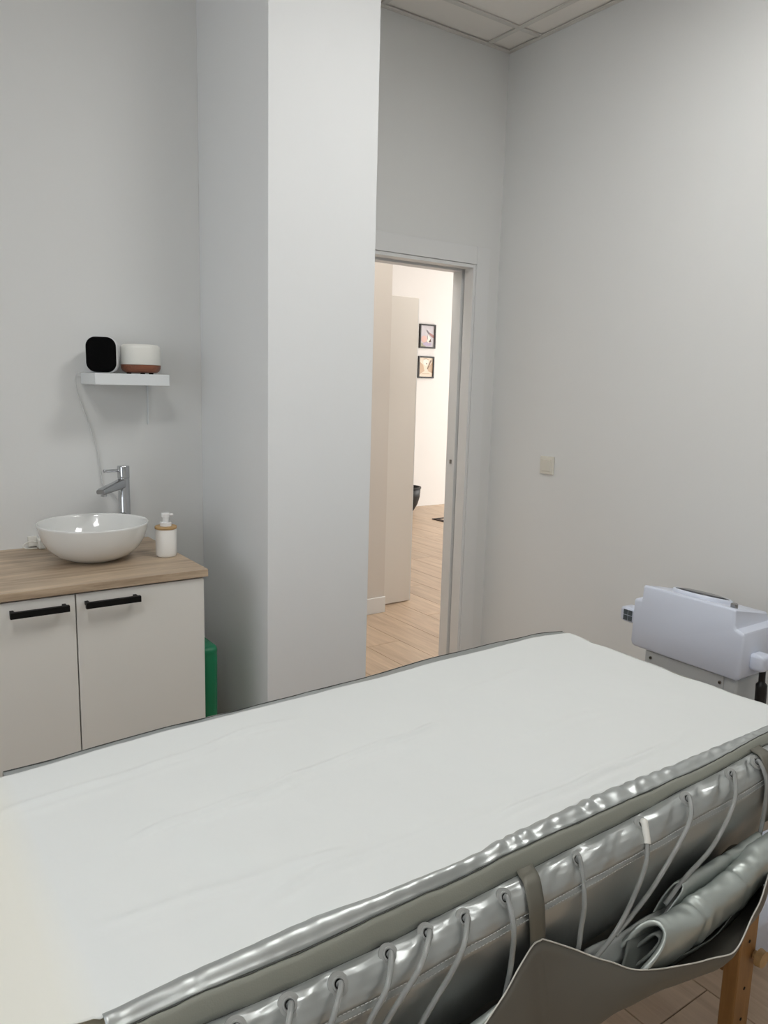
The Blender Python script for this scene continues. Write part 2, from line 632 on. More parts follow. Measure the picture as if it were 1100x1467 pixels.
# hall behind the doorway
struct('wall_hall_far', B(HX0, HX1, HY1, HY1 + T, 0, ZC + 0.2), 'hall_wall', 'bright white far wall of the hall')
struct('wall_hall_left', B(HX0 - T, HX0, YW + T, HY1 + T, 0, ZC + 0.2), 'hall_wall')
struct('wall_hall_near', B(XR + T, HX1, YW, YW + T, 0, ZC + 0.2), 'hall_wall')
wr = bmesh.new()
WY0, WY1, WZ0, WZ1 = 3.5, 7.0, 0.35, 2.75
box(wr, HX1, HX1 + T, YW, WY0, 0, ZC + 0.2)
box(wr, HX1, HX1 + T, WY1, HY1 + T, 0, ZC + 0.2)
box(wr, HX1, HX1 + T, WY0, WY1, 0, WZ0)
box(wr, HX1, HX1 + T, WY0, WY1, WZ1, ZC + 0.2)
struct('wall_hall_window_side', wr, 'hall_wall')
win = thing('window_1', 'wide shop window of the hall with white frame', 'window', (HX1, WY0, WZ0))
win['kind'] = 'structure'
del win['category']
wf = bmesh.new()
box(wf, HX1 + 0.03, HX1 + 0.1, WY0 + .001, WY1 - .001, WZ0 + .001, WZ0 + 0.06)
box(wf, HX1 + 0.03, HX1 + 0.1, WY0 + .001, WY1 - .001, WZ1 - 0.06, WZ1 - .001)
for y in (WY0 + .03, (WY0 + WY1) / 2, WY1 - .03):
    box(wf, HX1 + 0.03, HX1 + 0.1, y - .029, y + .029, WZ0 + .06, WZ1 - .06)
link('window_frame', wf, 'frame', win)
for ya, yb in ((WY0 + .06, (WY0 + WY1) / 2 - .03), ((WY0 + WY1) / 2 + .03, WY1 - .06)):
    link('pane', B(HX1 + 0.062, HX1 + 0.068, ya, yb, WZ0 + .061, WZ1 - .061), 'glass', win)
struct('ceiling_hall', B(HX0 - T, HX1 + T, YW + T, HY1 + T, ZC, ZC + 0.2), 'hall_wall')
struct('wall_hall_partition', B(HX0, 2.82, 3.972, 4.07, 0, ZC), 'partition', 'white partition wall ending beside the sliding door leaf')
struct('baseboard_partition', B(HX0, 2.822, 3.958, 3.9715, 0, 0.105, 0.002), 'frame', 'white baseboard along the partition in the hall')
lf = thing('door_2', 'pale beige sliding door leaf standing behind the partition', 'door', (3.12, 4.1, 0))
lf['kind'] = 'structure'
del lf['category']
link('leaf', B(2.24, 3.118, 4.088, 4.128, 0.006, 2.035, 0.002), 'leaf', lf)
link('edge_strip', B(3.1185, 3.124, 4.09, 4.126, 0.006, 2.03), 'frame', lf)
for i, (cx, cy) in enumerate(((1.95, 3.4), (3.6, 3.5))):  # unseen hall lamps, added to brighten the door jamb and the leaf
    t = thing('ceiling_light', ['square hall ceiling light behind the pillar beside the doorway', 'square hall ceiling light in front of the sliding door leaf'][i], 'ceiling light', (cx, cy, ZC - 0.03))
    fb = bmesh.new()
    for a, b_, c, d in ((-.3, .3, -.3, -.28), (-.3, .3, .28, .3), (-.3, -.28, -.28, .28), (.28, .3, -.28, .28)):
        box(fb, cx + a, cx + b_, cy + c, cy + d, ZC - 0.03, ZC - 0.0005)
    link('frame', fb, 'frame', t)
    link('diffuser', B(cx - .279, cx + .279, cy - .279, cy + .279, ZC - 0.02, ZC - 0.006), 'hall_panel', t)

# ------------------------------------------------------------------ massage table
TX0, TX1, TY0, TY1 = -0.16, 1.80, 0.845, 1.575
tb = thing('massage_table', 'portable massage table with cream padded top and wooden legs', 'massage table', (0.82, 1.2, 0))
link('padded_top', B(TX0, TX1, TY0, TY1, 0.635, 0.692, 0.022, 4), 'cream', tb, True)
link('side_rail', B(TX0 + 0.03, TX1 - 0.03, 0.85, 0.875, 0.555, 0.634, 0.003), 'pine', tb)
link('side_rail', B(TX0 + 0.03, TX1 - 0.03, 1.54, 1.565, 0.555, 0.634, 0.003), 'pine', tb)
link('end_rail', B(TX0 + 0.03, TX0 + 0.055, 0.8755, 1.5395, 0.555, 0.634, 0.003), 'pine', tb)
link('end_rail', B(TX1 - 0.055, TX1 - 0.03, 0.8755, 1.5395, 0.555, 0.634, 0.003), 'pine', tb)
for lx in (0.06, 1.588):
    for (ya, yb, s) in ((0.776, 0.812, -1), (1.60, 1.636, 1)):
        lo = link('leg', B(lx - 0.034, lx + 0.034, ya, yb, 0.012, 0.36, 0.003), 'pine', tb)
        link('foot_pad', B(lx - 0.028, lx + 0.028, ya + 0.003, yb - 0.003, 0.0, 0.0115, 0.002), 'black', lo)
        yy = ya if s < 0 else yb
        for zz in (0.06, 0.14, 0.26):
            link('adjuster_hole', tube(bmesh.new(), [(lx, yy + s * 0.0004, zz), (lx, yy + s * 0.0012, zz)], 0.004, 10), 'hole', lo)
        kb = bmesh.new()
        tube(kb, [(lx + 0.028, yy + s * 0.0005, 0.215), (lx + 0.028, yy + s * 0.010, 0.215), (lx + 0.028, yy + s * 0.0105, 0.215), (lx + 0.028, yy + s * 0.024, 0.215)],
             [0.010, 0.010, 0.021, 0.019], 14)
        link('knob', kb, 'bamboo', lo, True, 40)
        inner = (0.8125, 0.8495) if s < 0 else (1.5655, 1.5995)
        link('upper_leg', B(lx - 0.03, lx + 0.03, inner[0], inner[1], 0.17, 0.60, 0.003), 'pine', tb)
link('stretcher', B(1.575, 1.60, 0.85, 1.565, 0.24, 0.28, 0.003), 'pine', tb)
link('stretcher', B(0.045, 0.07, 0.85, 1.565, 0.24, 0.28, 0.003), 'pine', tb)

# ------------------------------------------------------------------ silver blanket
BX0, BX1 = 0.205, 1.845
bl = thing('pressotherapy_blanket', 'silver quilted air massage blanket with laced hoses on the massage table', 'blanket', (1.0, 1.2, 0.692))
NEAR = [(0.2, .857), (0.345, .866), (0.5, .869), (0.635, .857), (0.77, .852), (0.914, .865), (1.148, .873), (1.45, .862), (1.72, .857), (1.9, .857)]
FAR = [(-0.2, 1.54), (0.2, 1.547), (0.55, 1.572), (1.07, 1.583), (1.36, 1.598), (1.58, 1.599), (1.74, 1.597), (1.9, 1.56)]
BTOP = [(0.3, .704), (0.48, .698), (0.62, .701), (0.76, .699), (0.88, .706), (1.1, .705), (1.41, .704), (1.68, .718), (1.85, .722)]
BBOT = [(0.3, .668), (0.47, .661), (0.62, .658), (0.75, .664), (0.88, .668), (1.09, .673), (1.4, .685), (1.67, .698), (1.85, .702)]


def wr_amp(x):
    return 0.25 + 0.9 * sm(0.72, 0.86, x) * (1 - 0.55 * sm(1.15, 1.4, x))


NXB = 340


def pad_profile(x):
    """from under the sheet over the rolled near edge to the band"""
    yn = interp(NEAR, x)
    zb = interp(BTOP, x)
    a = wr_amp(x)
    g0 = x * 150 + 5.0 * nz(x * 11, 1)
    p = []
    yb = 0.8355
    for t in (0, .12, .25, .38, .5, .62, .74, .86, 1.0):
        y = (yn + 0.012) + (yb - yn - 0.012) * t
        z = 0.7035 + 0.009 * math.sin(math.pi * min(1, t * 1.15)) + (zb - 0.7035) * t * t * t
        k = math.sin(math.pi * t) ** 0.8
        g = 0.75 * math.sin(g0 + 1.6 * t) * (0.55 + 0.7 * nz(x * 17, 4)) + 0.7 * nz(x * 26 + t, 3.1 + t)
        p.append((x + 0.004 * a * k * nz(x * 30, t * 3), y - 0.0030 * a * g * k, z + 0.0052 * a * g * k))
    return p


rows = []
for i in range(NXB + 1):
    x = BX0 + (BX1 - BX0) * i / NXB
    yf = interp(FAR, x) + 0.028 + 0.014 * sm(0.9, 1.4, x) + 0.004 * nz(x * 8, 2)
    zz = 0.0012 * nz(x * 16, 9)
    top = [(x, yf, 0.680), (x, yf + 0.003, 0.692 + zz), (x, yf, 0.702 + zz), (x, yf - 0.006, 0.7075 + zz), (x, yf - 0.014, 0.7080 + zz), (x, yf - 0.026, 0.7040)]
    for k in range(1, 8):
        yq = yf - 0.026 + (interp(NEAR, x) + 0.012 - yf + 0.026) * k / 8
        top.append((x, yq, 0.7035))
    rows.append(top + pad_profile(x))
link('quilted_pad', grid(bmesh.new(), rows, 0.003), 'silver', bl, True)
# piping of the far edge
for dz, dy in ((0.7082, -0.011),):
    pts = [(x, interp(FAR, x) + 0.028 + 0.014 * sm(0.9, 1.4, x) + 0.004 * nz(x * 8, 2) + dy, dz) for x in [BX0 + (BX1 - BX0) * i / 90 for i in range(91)]]
    link('piping', tube(bmesh.new(), pts, 0.0014, 6), 'piping', bl, True)
# foot edge
rows = []
for j in range(31):
    t = j / 30
    y = 0.838 + (1.60 - 0.838) * t
    rows.append([(BX1, y, 0.7035), (BX1 + 0.012, y, 0.702), (BX1 + 0.018 + 0.003 * nz(y * 12, 4), y, 0.69), (BX1 + 0.014, y, 0.672)])
link('foot_border', grid(bmesh.new(), rows, 0.002), 'band', bl, True)

# grey webbing band along the near edge
YB0, YB1 = 0.834, 0.822


def band_pt(x, t):
    zt, zb = interp(BTOP, x), interp(BBOT, x)
    w_ = 0.0013 * nz(x * 14, 5) + 0.0008 * nz(x * 40, 9)
    return Vector((x, YB0 + (YB1 - YB0) * t - 0.002 * math.sin(math.pi * t) + w_, zt + (zb - zt) * t + w_))


rows = [[band_pt(BX0 + (BX1 - BX0) * i / 160, t / 4) for t in range(5)] for i in range(161)]
link('edge_band', grid(bmesh.new(), rows, 0.002), 'band', bl, True)
for t in (0.0, 1.0):
    pts = [band_pt(BX0 + (BX1 - BX0) * i / 160, t) + Vector((0, -0.0016, 0.0004)) for i in range(161)]
    link('band_piping', tube(bmesh.new(), pts, 0.0011, 5), 'piping', bl, True)

# hanging flap with the eyelets
FLAP = [(0.822, 0.0), (0.814, 0.002), (0.804, 0.003), (0.794, 0.0), (0.785, -0.008), (0.778, -0.020), (0.775, -0.032), (0.7795, -0.040), (0.775, -0.047), (0.7785, -0.08), (0.788, -0.125), (0.799, -0.17), (0.808, -0.21)]
EYES = [(0.429, .661, 3.28), (0.504, .657, 3.44), (0.596, .659, 2.95), (0.669, .661, 2.76), (0.738, .660, 3.46), (0.825, .663, 3.49), (1.0, .666, 3.61), (1.181, .675, 3.23), (1.318, .680, 3.21), (1.481, .688, 3.14), (1.57, .690, 3.32)]
EYES = [(0.28, .662, 3.3), (0.352, .661, 3.3)] + EYES + [(1.70, .692, 3.3)]
def flap_pt(x, k):
    """k index (float) along FLAP"""
    i = min(int(k), len(FLAP) - 2)
    f = k - i
    y = FLAP[i][0] + (FLAP[i + 1][0] - FLAP[i][0]) * f
    d = FLAP[i][1] + (FLAP[i + 1][1] - FLAP[i][1]) * f
    z = interp(BBOT, x) + d
    a = 0.55 + 0.75 * sm(0.82, 0.95, x)
    pk = 0.8 * nz(x * 30 + 0.5 * k, k * 0.2, 2) + 0.45 * math.sin(x * 72 + 3 * nz(x * 7, 4) + 0.3 * k)
    env = math.exp(-((k - 3.0) / 2.4) ** 2) * sm(0.0, 1.2, k)
    y -= 0.0070 * a * pk * env
    z += 0.0042 * a * pk * env
    # the fabric is drawn in around each eyelet and puffs out between them
    for ex, ez, ek in EYES:
        dd = math.hypot(x - ex, (k - ek) * 0.010)
        if dd < 0.08:
            q = math.exp(-(dd / 0.022) ** 2)
            y += 0.0085 * q
            z -= 0.004 * q
    if k > 7:
        y += -0.007 * nz(x * 9 + k * 0.3, k * 0.5, 8) * min(1, (k - 7) / 2)
    return Vector((x + 0.003 * nz(x * 11, k * 0.4, 4), y, z))


KN = 48
rows = []
for i in range(NXB + 1):
    x = BX0 + (BX1 - BX0) * i / NXB
    rows.append([flap_pt(x, (len(FLAP) - 1) * j / KN) for j in range(KN + 1)])
link('side_flap', grid(bmesh.new(), rows, 0.002), 'silver', bl, True)
# stitched seam: double row of short stitches
sb = bmesh.new()
x = BX0 + 0.01
while x < BX1 - 0.02:
    for kk in (6.35, 7.75):
        a, b = flap_pt(x, kk), flap_pt(x + 0.005, kk)
        o_ = Vector((0, -0.0022, 0))
        tube(sb, [a + o_, b + o_], 0.0007, 4)
    x += 0.0075
so = link('stitching', sb, 'thread', bl)
so['kind'] = 'stuff'


def frame_at(x, k):
    p = flap_pt(x, k)
    tx = (flap_pt(x + 0.012, k) - flap_pt(x - 0.012, k)).normalized()
    tk = (flap_pt(x, k + 0.5) - flap_pt(x, k - 0.5)).normalized()
    n = tx.cross(tk).normalized()
    if n.y > 0:
        n = -n
    n = (n + Vector((0, -0.7, 0.45))).normalized()
    tx = (tx - n * tx.dot(n)).normalized()
    return p, tx, n.cross(tx).normalized(), n


def disc_ring(bm, p, a, b, n, prof, seg=22):
    """prof: (radius, height along n)"""
    rings = []
    for r_, h in prof:
        rings.append([bm.verts.new(p + r_ * (math.cos(2 * math.pi * k / seg) * a + math.sin(2 * math.pi * k / seg) * b) + h * n) for k in range(seg)])
    for A, Q in zip(rings, rings[1:]):
        for k in range(seg):
            bm.faces.new((A[k], A[(k + 1) % seg], Q[(k + 1) % seg], Q[k]))
    return rings


TUBES = [
    [(0.262, .764, .62), (0.235, .762, .54)],
    [(0.338, .765, .63), (0.318, .762, .57), (0.30, .765, .48)],
    [(0.407, .765, .650), (0.385, .762, .59), (0.36, .765, .48)],
    [(0.478, .765, .640), (0.45, .762, .585), (0.42, .765, .48)],
    [(0.566, .766, .640), (0.533, .762, .600), (0.49, .764, .50)],
    [(0.624, .766, .645), (0.56, .762, .586), (0.49, .764, .49)],
    [(0.702, .766, .630), (0.627, .762, .553), (0.57, .764, .47)],
    [(0.815, .766, .628), (0.810, .762, .582), (0.799, .758, .539), (0.785, .762, .46)],
    [(0.985, .766, .609), (0.976, .762, .561), (0.967, .758, .527), (0.95, .762, .45)],
    [(1.155, .766, .627), (1.118, .762, .565), (1.069, .758, .520), (1.011, .756, .490)],
    [(1.281, .766, .655), (1.189, .762, .573), (1.117, .758, .536), (1.065, .756, .515)],
    [(1.438, .766, .650), (1.37, .762, .581), (1.276, .760, .545), (1.22, .762, .51)],
    [(1.562, .766, .659), (1.557, .762, .59), (1.55, .764, .52)],
    [(1.69, .766, .64), (1.68, .762, .56)],
]
for (ex, ez, k), tp in zip(EYES, TUBES):
    p, a, b, n = frame_at(ex, k)
    eb = bmesh.new()
    disc_ring(eb, p, a, b, n, [(0.0165, 0.000), (0.016, 0.0028), (0.0105, 0.0034), (0.0098, 0.0050), (0.0078, 0.0052), (0.0066, 0.0040), (0.0066, 0.0005)])
    eo = link('eyelet', eb, 'eyelet', bl, True, 50)
    hb = bmesh.new()
    rg = disc_ring(hb, p, a, b, n, [(0.0068, 0.0026)], 18)
    hb.faces.new(rg[0])
    link('eyelet_hole', hb, 'hole', eo)
    s0 = p + n * 0.001
    s1 = p + n * 0.012 + Vector((0, 0, -0.003))
    pts = cr([s0, s1] + [Vector(q) for q in tp], 8)
    link('air_tube', tube(bmesh.new(), pts, 0.0045, 8), 'tube', bl, True)
    if abs(ex - 1.181) < 0.01:
        lb = bmesh.new()
        tube(lb, pts[3:14], 0.0068, 10)
        co = link('tube_connector', lb, 'plastic', bl, True, 40)

# straps carrying the sling
def strap(xc):
    rows = []
    spine = [(0.892, .8225, .677), (0.886, .812, .6760), (0.881, .800, .6770), (0.876, .788, .6725), (0.872, .7775, .658), (0.871, .7705, .640), (0.873, .768, .61), (0.877, .7685, .578), (0.878, .7685, .560)]
    dz_ = interp(BBOT, xc) - interp(BBOT, 0.885)
    sp = cr([(xc + a - 0.885, b, c + dz_ * sm(0.575, 0.66, c)) for a, b, c in spine], 5)
    for i, q in enumerate(sp):
        t = i / (len(sp) - 1)
        wd = 0.0190 - 0.002 * t
        rows.append([q + Vector((s * wd, -0.0012 * (1 - s * s), 0)) for s in (-1, -.5, 0, .5, 1)])
    return grid(bmesh.new(), rows, 0.002)


for xc in (0.262, 0.885, 1.600):
    link('strap', strap(xc), 'strap', bl, True)

# sling of grey fabric hanging from the straps
def sling(edge, belly, name='sling'):
    E_ = cr(edge, 10)
    L_ = cr(belly, 10)
    rows = []
    n = len(E_)
    for i in range(n):
        e, q = E_[i], L_[i]
        t = i / (n - 1)
        inner = Vector((e.x, 0.8115, q.z + 0.11))
        mid = Vector((q.x, 0.785, q.z + 0.004))
        c = cr([e, e.lerp(q, 0.5) + Vector((0, -0.010, 0)), q, mid, inner], 5)
        rows.append([p + Vector((0, 0.003 * nz(p.x * 14, p.z * 14, 3), 0.002 * nz(p.x * 20, p.z * 9, 6))) for p in c])
    o = link(name, grid(bmesh.new(), rows, 0.0018), 'sling', bl, True)
    link('hem', tube(bmesh.new(), [r_[0] for r_ in rows], 0.0014, 6), 'hem', o, True)
    return o


EDGE = [(0.255, .764, .575), (0.30, .745, .545), (0.36, .72, .51), (0.44, .705, .48), (0.54, .70, .475), (0.64, .705, .50), (0.724, .725, .535), (0.791, .745, .555), (0.852, .763, .577), (0.877, .766, .580), (0.901, .763, .571),
        (1.013, .73, .504), (1.077, .71, .472), (1.185, .69, .447), (1.287, .675, .428), (1.329, .67, .435), (1.397, .68, .468), (1.478, .70, .504), (1.55, .735, .545), (1.595, .764, .578)]
BELLY = [(0.255, .75, .39), (0.30, .735, .39), (0.36, .72, .39), (0.44, .71, .385), (0.54, .70, .385), (0.64, .705, .385), (0.72, .71, .38), (0.79, .72, .37), (0.85, .735, .36), (0.877, .738, .355), (0.905, .735, .36),
         (0.99, .72, .40), (1.06, .715, .405), (1.17, .715, .392), (1.27, .70, .385), (1.33, .70, .393), (1.40, .71, .405), (1.48, .72, .41), (1.55, .74, .41), (1.595, .755, .41)]
sling(EDGE, BELLY)
# inner lining layer that stands up inside the right sling
rows = []
for i in range(41):
    t = i / 40
    x = 1.08 + 0.50 * t
    zt = 0.455 - 0.02 * math.sin(math.pi * t) + 0.09 * sm(0.45, 1.0, t)
    yt = 0.722 - 0.02 * math.sin(math.pi * t) + 0.02 * t
    rows.append([(x, yt + 0.018 * s, zt + (0.405 - zt) * s + 0.003 * nz(x * 18, s * 3)) for s in (0, .2, .4, .6, .8, 1)])
link('sling_lining', grid(bmesh.new(), rows, 0.002), 'lining', bl, True)


# ------------------------------------------------------------------ folded silver wraps lying in the sling
def roll(axis, a, b, tilt, end, label, thick=0.006, nseg=36, crease=()):
    """flattened sleeve swept along axis; end(theta) shifts the open end in X"""
    A = cr(axis, 22)
    n = len(A)
    out, inn = [], []
    ct, st = math.cos(tilt), math.sin(tilt)

    def ring(c, sa, sb, shift, i):
        pts = []
        for k in range(nseg):
            th = 2 * math.pi * k / nseg
            cth, sth = math.cos(th), math.sin(th)
            y0, z0 = sa * math.copysign(abs(cth) ** 0.75, cth), sb * math.copysign(abs(sth) ** 0.85, sth)
            w_ = 1 + 0.14 * nz(c.x * 14 + math.cos(th), math.sin(th) * 1.6, 5) + 0.05 * nz(c.x * 45, 2.2 * th / 3.1416, 2)
            for cx_ in crease:
                cc = c.x - cx_ + 0.012 * math.cos(th + 0.6)
                w_ -= 0.13 * math.exp(-(cc / 0.007) ** 2) - 0.05 * math.exp(-((cc - 0.018) / 0.010) ** 2)
            y, z = (y0 * ct - z0 * st) * w_, (y0 * st + z0 * ct) * w_
            pts.append(Vector((c.x + shift * end(th), c.y + y, c.z + z)))
        return pts

    rings = []
    for i in range(n):
        f = math.exp(-i / 9.0)
        rings.append(ring(A[i], a, b, f, i))
    back = []
    for i in range(min(n, 32)):
        f = math.exp(-i / 9.0)
        back.append(ring(A[i], a - thick, b - thick, f, i))
    allr = back[::-1] + [[(p + q) / 2 + Vector((-0.004, 0, 0)) for p, q in zip(back[0], rings[0])]] + rings
    return loft(bmesh.new(), allr, True, True)


w1 = thing('folded_wrap', 'silver padded sleeve rolled flat with its open end showing, on top in the sling', 'body wrap', (1.3, 0.74, 0.42))
ax1 = [(1.125, 0.738, 0.468), (1.25, 0.736, 0.466), (1.40, 0.738, 0.478), (1.50, 0.741, 0.500), (1.66, 0.742, 0.505)]
link('sleeve', roll(ax1, 0.031, 0.054, 0.30, lambda th: -0.075 * (0.5 - 0.5 * math.sin(th)) + 0.03 * math.sin(th), '', 0.010, 48, (1.255, 1.40)), 'silver_soft', w1, True)
link('inner_sleeve', roll([(1.150, 0.738, 0.468)] + ax1[1:4], 0.014, 0.036, 0.45, lambda th: -0.05 * (0.5 - 0.5 * math.sin(th)), '', 0.006, 36), 'lining', w1, True)
# folded lining inside the open end
rows = []
for i in range(25):
    t = i / 24
    x = 1.05 + 0.22 * t
    rows.append([(x + 0.05 * s, 0.735 + 0.02 * s + 0.004 * nz(x * 30, s * 4), 0.425 + 0.062 * s + 0.005 * nz(x * 25, s * 5, 3)) for s in (0, .25, .5, .75, 1)])
link('inner_lining', grid(bmesh.new(), rows, 0.003), 'lining', w1, True)
w2 = thing('folded_wrap', 'narrow silver sleeve tucked between the laced flap and the rolled sleeve', 'body wrap', (1.45, 0.79, 0.45))
ax2 = [(1.255, 0.765, 0.510), (1.35, 0.766, 0.510), (1.46, 0.766, 0.512), (1.545, 0.766, 0.518)]
link('sleeve', roll(ax2, 0.013, 0.034, 0.22, lambda th: -0.02 + 0.03 * math.sin(th), '', 0.004, 30, (1.42,)), 'silver_soft', w2, True)
pf = bmesh.new()
tube(pf, [(1.225 + 0.01 * i, 0.768 + 0.002 * math.sin(i * 1.7), 0.472 + 0.0055 * i + 0.003 * math.sin(i * 2.3)) for i in range(8)],
     [0.004, 0.008, 0.010, 0.0095, 0.011, 0.010, 0.011, 0.007], 12)
link('inner_padding', pf, 'eyelet', w2, True)
w3 = thing('folded_wrap', 'flat stitched silver flap lying below the rolled sleeve', 'body wrap', (1.05, 0.76, 0.42))
rows = []
for i in range(25):
    t = i / 24
    x = 0.955 + 0.26 * t
    rows.append([(x + 0.05 * s, 0.752 + 0.022 * s + 0.003 * nz(x * 9, s), 0.462 + 0.038 * s - 0.012 * t + 0.004 * nz(x * 12, s * 3, 3)) for s in (0, .25, .5, .75, 1)])
link('flap', grid(bmesh.new(), rows, 0.004), 'silver', w3, True)
w4 = thing('folded_wrap', 'silver padded sleeve lying alone in the sling under the head half', 'body wrap', (0.6, 0.74, 0.42))
ax4 = [(0.775, 0.757, 0.475), (0.70, 0.752, 0.468), (0.58, 0.745, 0.46), (0.42, 0.748, 0.46), (0.34, 0.75, 0.47)]
link('sleeve', roll(ax4, 0.016, 0.045, 0.15, lambda th: 0.02 * math.sin(th), '', 0.006, 36, (0.62,)), 'silver_soft', w4, True)

# ------------------------------------------------------------------ disposable sheet
SX0, SX1 = -0.14, 1.868
sh = bmesh.new()
NU, NV = 300, 130
CREASES = [  # polyline along the table, height, width
    ([(0.10, 1.40), (0.187, 1.408), (0.364, 1.42), (0.526, 1.437), (0.685, 1.471), (0.86, 1.478)], 0.0110, 0.014),
    ([(0.28, 1.195), (0.451, 1.219), (0.583, 1.221), (0.701, 1.25), (0.925, 1.262), (1.15, 1.285)], 0.0125, 0.011),
    ([(0.85, 0.913), (0.965, 0.918), (1.226, 0.922), (1.414, 0.922), (1.60, 0.95)], 0.0105, 0.012),
    ([(0.20, 1.018), (0.36, 1.01), (0.517, 0.998), (0.72, 0.968)], 0.0064, 0.013),
    ([(0.40, 0.935), (0.60, 0.955), (0.80, 0.950), (0.98, 0.955)], 0.0055, 0.013),
    ([(1.15, 1.36), (1.30, 1.40), (1.55, 1.43)], 0.0045, 0.014),
    ([(1.10, 1.10), (1.30, 1.13), (1.50, 1.12)], 0.0045, 0.014)]


def sheet_z(x, y):
    z = 0.7075 - 0.011 * (1 - sm(0.14, 0.195, x))
    z += 0.0016 + 0.0016 * nz(x * 4, y * 7, 1) + 0.0010 * nz(x * 11, y * 16, 2) + 0.0005 * nz(x * 30, y * 34, 5)
    for pl, h, wd in CREASES:
        xa, xb = pl[0][0], pl[-1][0]
        t = (x - xa) / (xb - xa)
        if 0 < t < 1:
            yc = interp(pl, x) + 0.004 * nz(x * 12, xa * 9)
            env = sm(0, 0.22, t) * (1 - sm(0.75, 1.0, t)) * (0.85 + 0.6 * nz(x * 9, h * 900))
            d = (y - yc) / wd
            z += h * env * (math.exp(-d * d) + 0.45 * math.exp(-((d + 2.2) / 0.8) ** 2) - 0.22 * math.exp(-((d - 1.8) / 0.9) ** 2))
    z += 0.006 * math.exp(-(((x - 1.83) / 0.05) ** 2 + ((y - 1.55) / 0.04) ** 2)) + 0.005 * math.exp(-(((x - 1.70) / 0.06) ** 2 + ((y - 1.59) / 0.03) ** 2))
    return z


rows = []
for i in range(NU + 1):
    x = SX0 + (SX1 - SX0) * i / NU
    yn = interp(NEAR, x) if x > 0.2 else 0.857 + 0.0
    if x < 0.2:
        yn = 0.862 + 0.052 * (1 - sm(0.10, 0.2, x))
    yf = interp(FAR, x) + 0.003 * nz(x * 6, 3)
    row = []
    for j in range(NV + 1):
        t = j / NV
        y = yn + (yf - yn) * t
        xx = x + (0.012 * nz(y * 9, 8)) * sm(1.7, 1.868, x)
        z = sheet_z(x, y)
        z -= 0.010 * sm(1.835, 1.868, x)
        row.append((xx, y, z))
    rows.append(row)
grid(sh, rows, 0.0012)
so = link('disposable_sheet', sh, 'sheet', None, True)
tag(so, 'white non-woven disposable sheet spread over the massage table', 'sheet')

# ------------------------------------------------------------------ vanity
cb = thing('vanity_cabinet', 'pale grey two-door vanity cabinet below the oak worktop', 'cabinet', (0.525, 2.62, 0))
CF = 2.322
link('body', B(0.126, 0.924, CF + 0.019, 2.905, 0.10, 0.842), 'cabside', cb)
link('plinth', B(0.14, 0.91, CF + 0.07, 2.88, 0.0, 0.0995), 'cabside', cb)
for x0, x1, h0, h1 in ((0.1275, 0.5225, 0.340, 0.499), (0.5265, 0.9245, 0.545, 0.707)):
    d = link('door', B(x0, x1, CF, CF + 0.018, 0.102, 0.8395, 0.001), 'cab', cb)
    hb = bmesh.new()
    box(hb, h0, h1, 2.281, 2.294, 0.8005, 0.8190, 0.0006)
    box(hb, h0 + 0.004, h0 + 0.014, 2.2942, CF - 0.0004, 0.805, 0.816)
    box(hb, h1 - 0.014, h1 - 0.004, 2.2942, CF - 0.0004, 0.805, 0.816)
    ho = link('handle', hb, 'black', d)
    ho['label'] = 'slim black bar handle'
wt = link('worktop', B(0.10, 0.936, 2.312, 2.9125, 0.8455, 0.87, 0.001), 'worktop')
tag(wt, 'wood-grain oak worktop on the vanity cabinet', 'worktop')

# vessel basin
bs = thing('vessel_basin', 'round white ceramic vessel basin standing on the worktop', 'basin', (0.662, 2.635, 0.87))
prof = [(0.0, 0.0), (0.076, 0.0), (0.080, 0.002), (0.099, 0.008), (0.126, 0.023), (0.149, 0.046), (0.165, 0.074), (0.174, 0.103), (0.1775, 0.119), (0.1785, 0.1245), (0.1765, 0.1265), (0.1735, 0.1255),
        (0.170, 0.118), (0.160, 0.092), (0.145, 0.064), (0.124, 0.040), (0.094, 0.022), (0.055, 0.014), (0.024, 0.012), (0.022, 0.010)]
link('bowl', lathe(bmesh.new(), [(max(r_, 0.0005), z + 0.8702) for r_, z in prof], 0.662, 2.635, 64), 'ceramic', bs, True)
link('drain', lathe(bmesh.new(), [(0.0005, 0.8875), (0.018, 0.8865), (0.0225, 0.8835), (0.0225, 0.8805)], 0.662, 2.635, 28), 'chrome', bs, True)

# tall mixer tap
FX, FY = 0.815, 2.80
tp = thing('basin_tap', 'tall chrome mixer tap behind the vessel basin', 'tap', (FX, FY, 0.87))
link('base_ring', lathe(bmesh.new(), [(0.0005, .8702), (0.026, .8702), (0.026, .877), (0.0215, .879)], FX, FY, 32), 'chrome', tp, True, 40)
link('body', lathe(bmesh.new(), [(0.0205, .8792), (0.0205, 1.118), (0.0198, 1.1195)], FX, FY, 36, True, True), 'chrome', tp, True, 40)
link('cartridge_cap', lathe(bmesh.new(), [(0.0198, 1.1197), (0.0215, 1.1205), (0.0215, 1.160), (0.0195, 1.1635)], FX, FY, 36, True, True), 'chrome', tp, True, 40)
dv = Vector((-0.80, -0.60, 0)).normalized()
side = Vector((-dv.y, dv.x, 0))
rings = []
for s, zc, hw, hh in ((0.012, 1.100, 0.0175, 0.019), (0.05, 1.094, 0.0175, 0.016), (0.09, 1.088, 0.0175, 0.013), (0.122, 1.0835, 0.0175, 0.0105), (0.130, 1.082, 0.0165, 0.0075)):
    c = Vector((FX, FY, zc)) + dv * s
    rings.append([c + side * px_ + Vector((0, 0, pz_)) for px_, pz_ in rsquare(hw, hh, min(hw, hh) * 0.75, 4)])
link('spout', loft(bmesh.new(), rings), 'chrome', tp, True, 45)
ac = Vector((FX, FY, 0)) + dv * 0.112
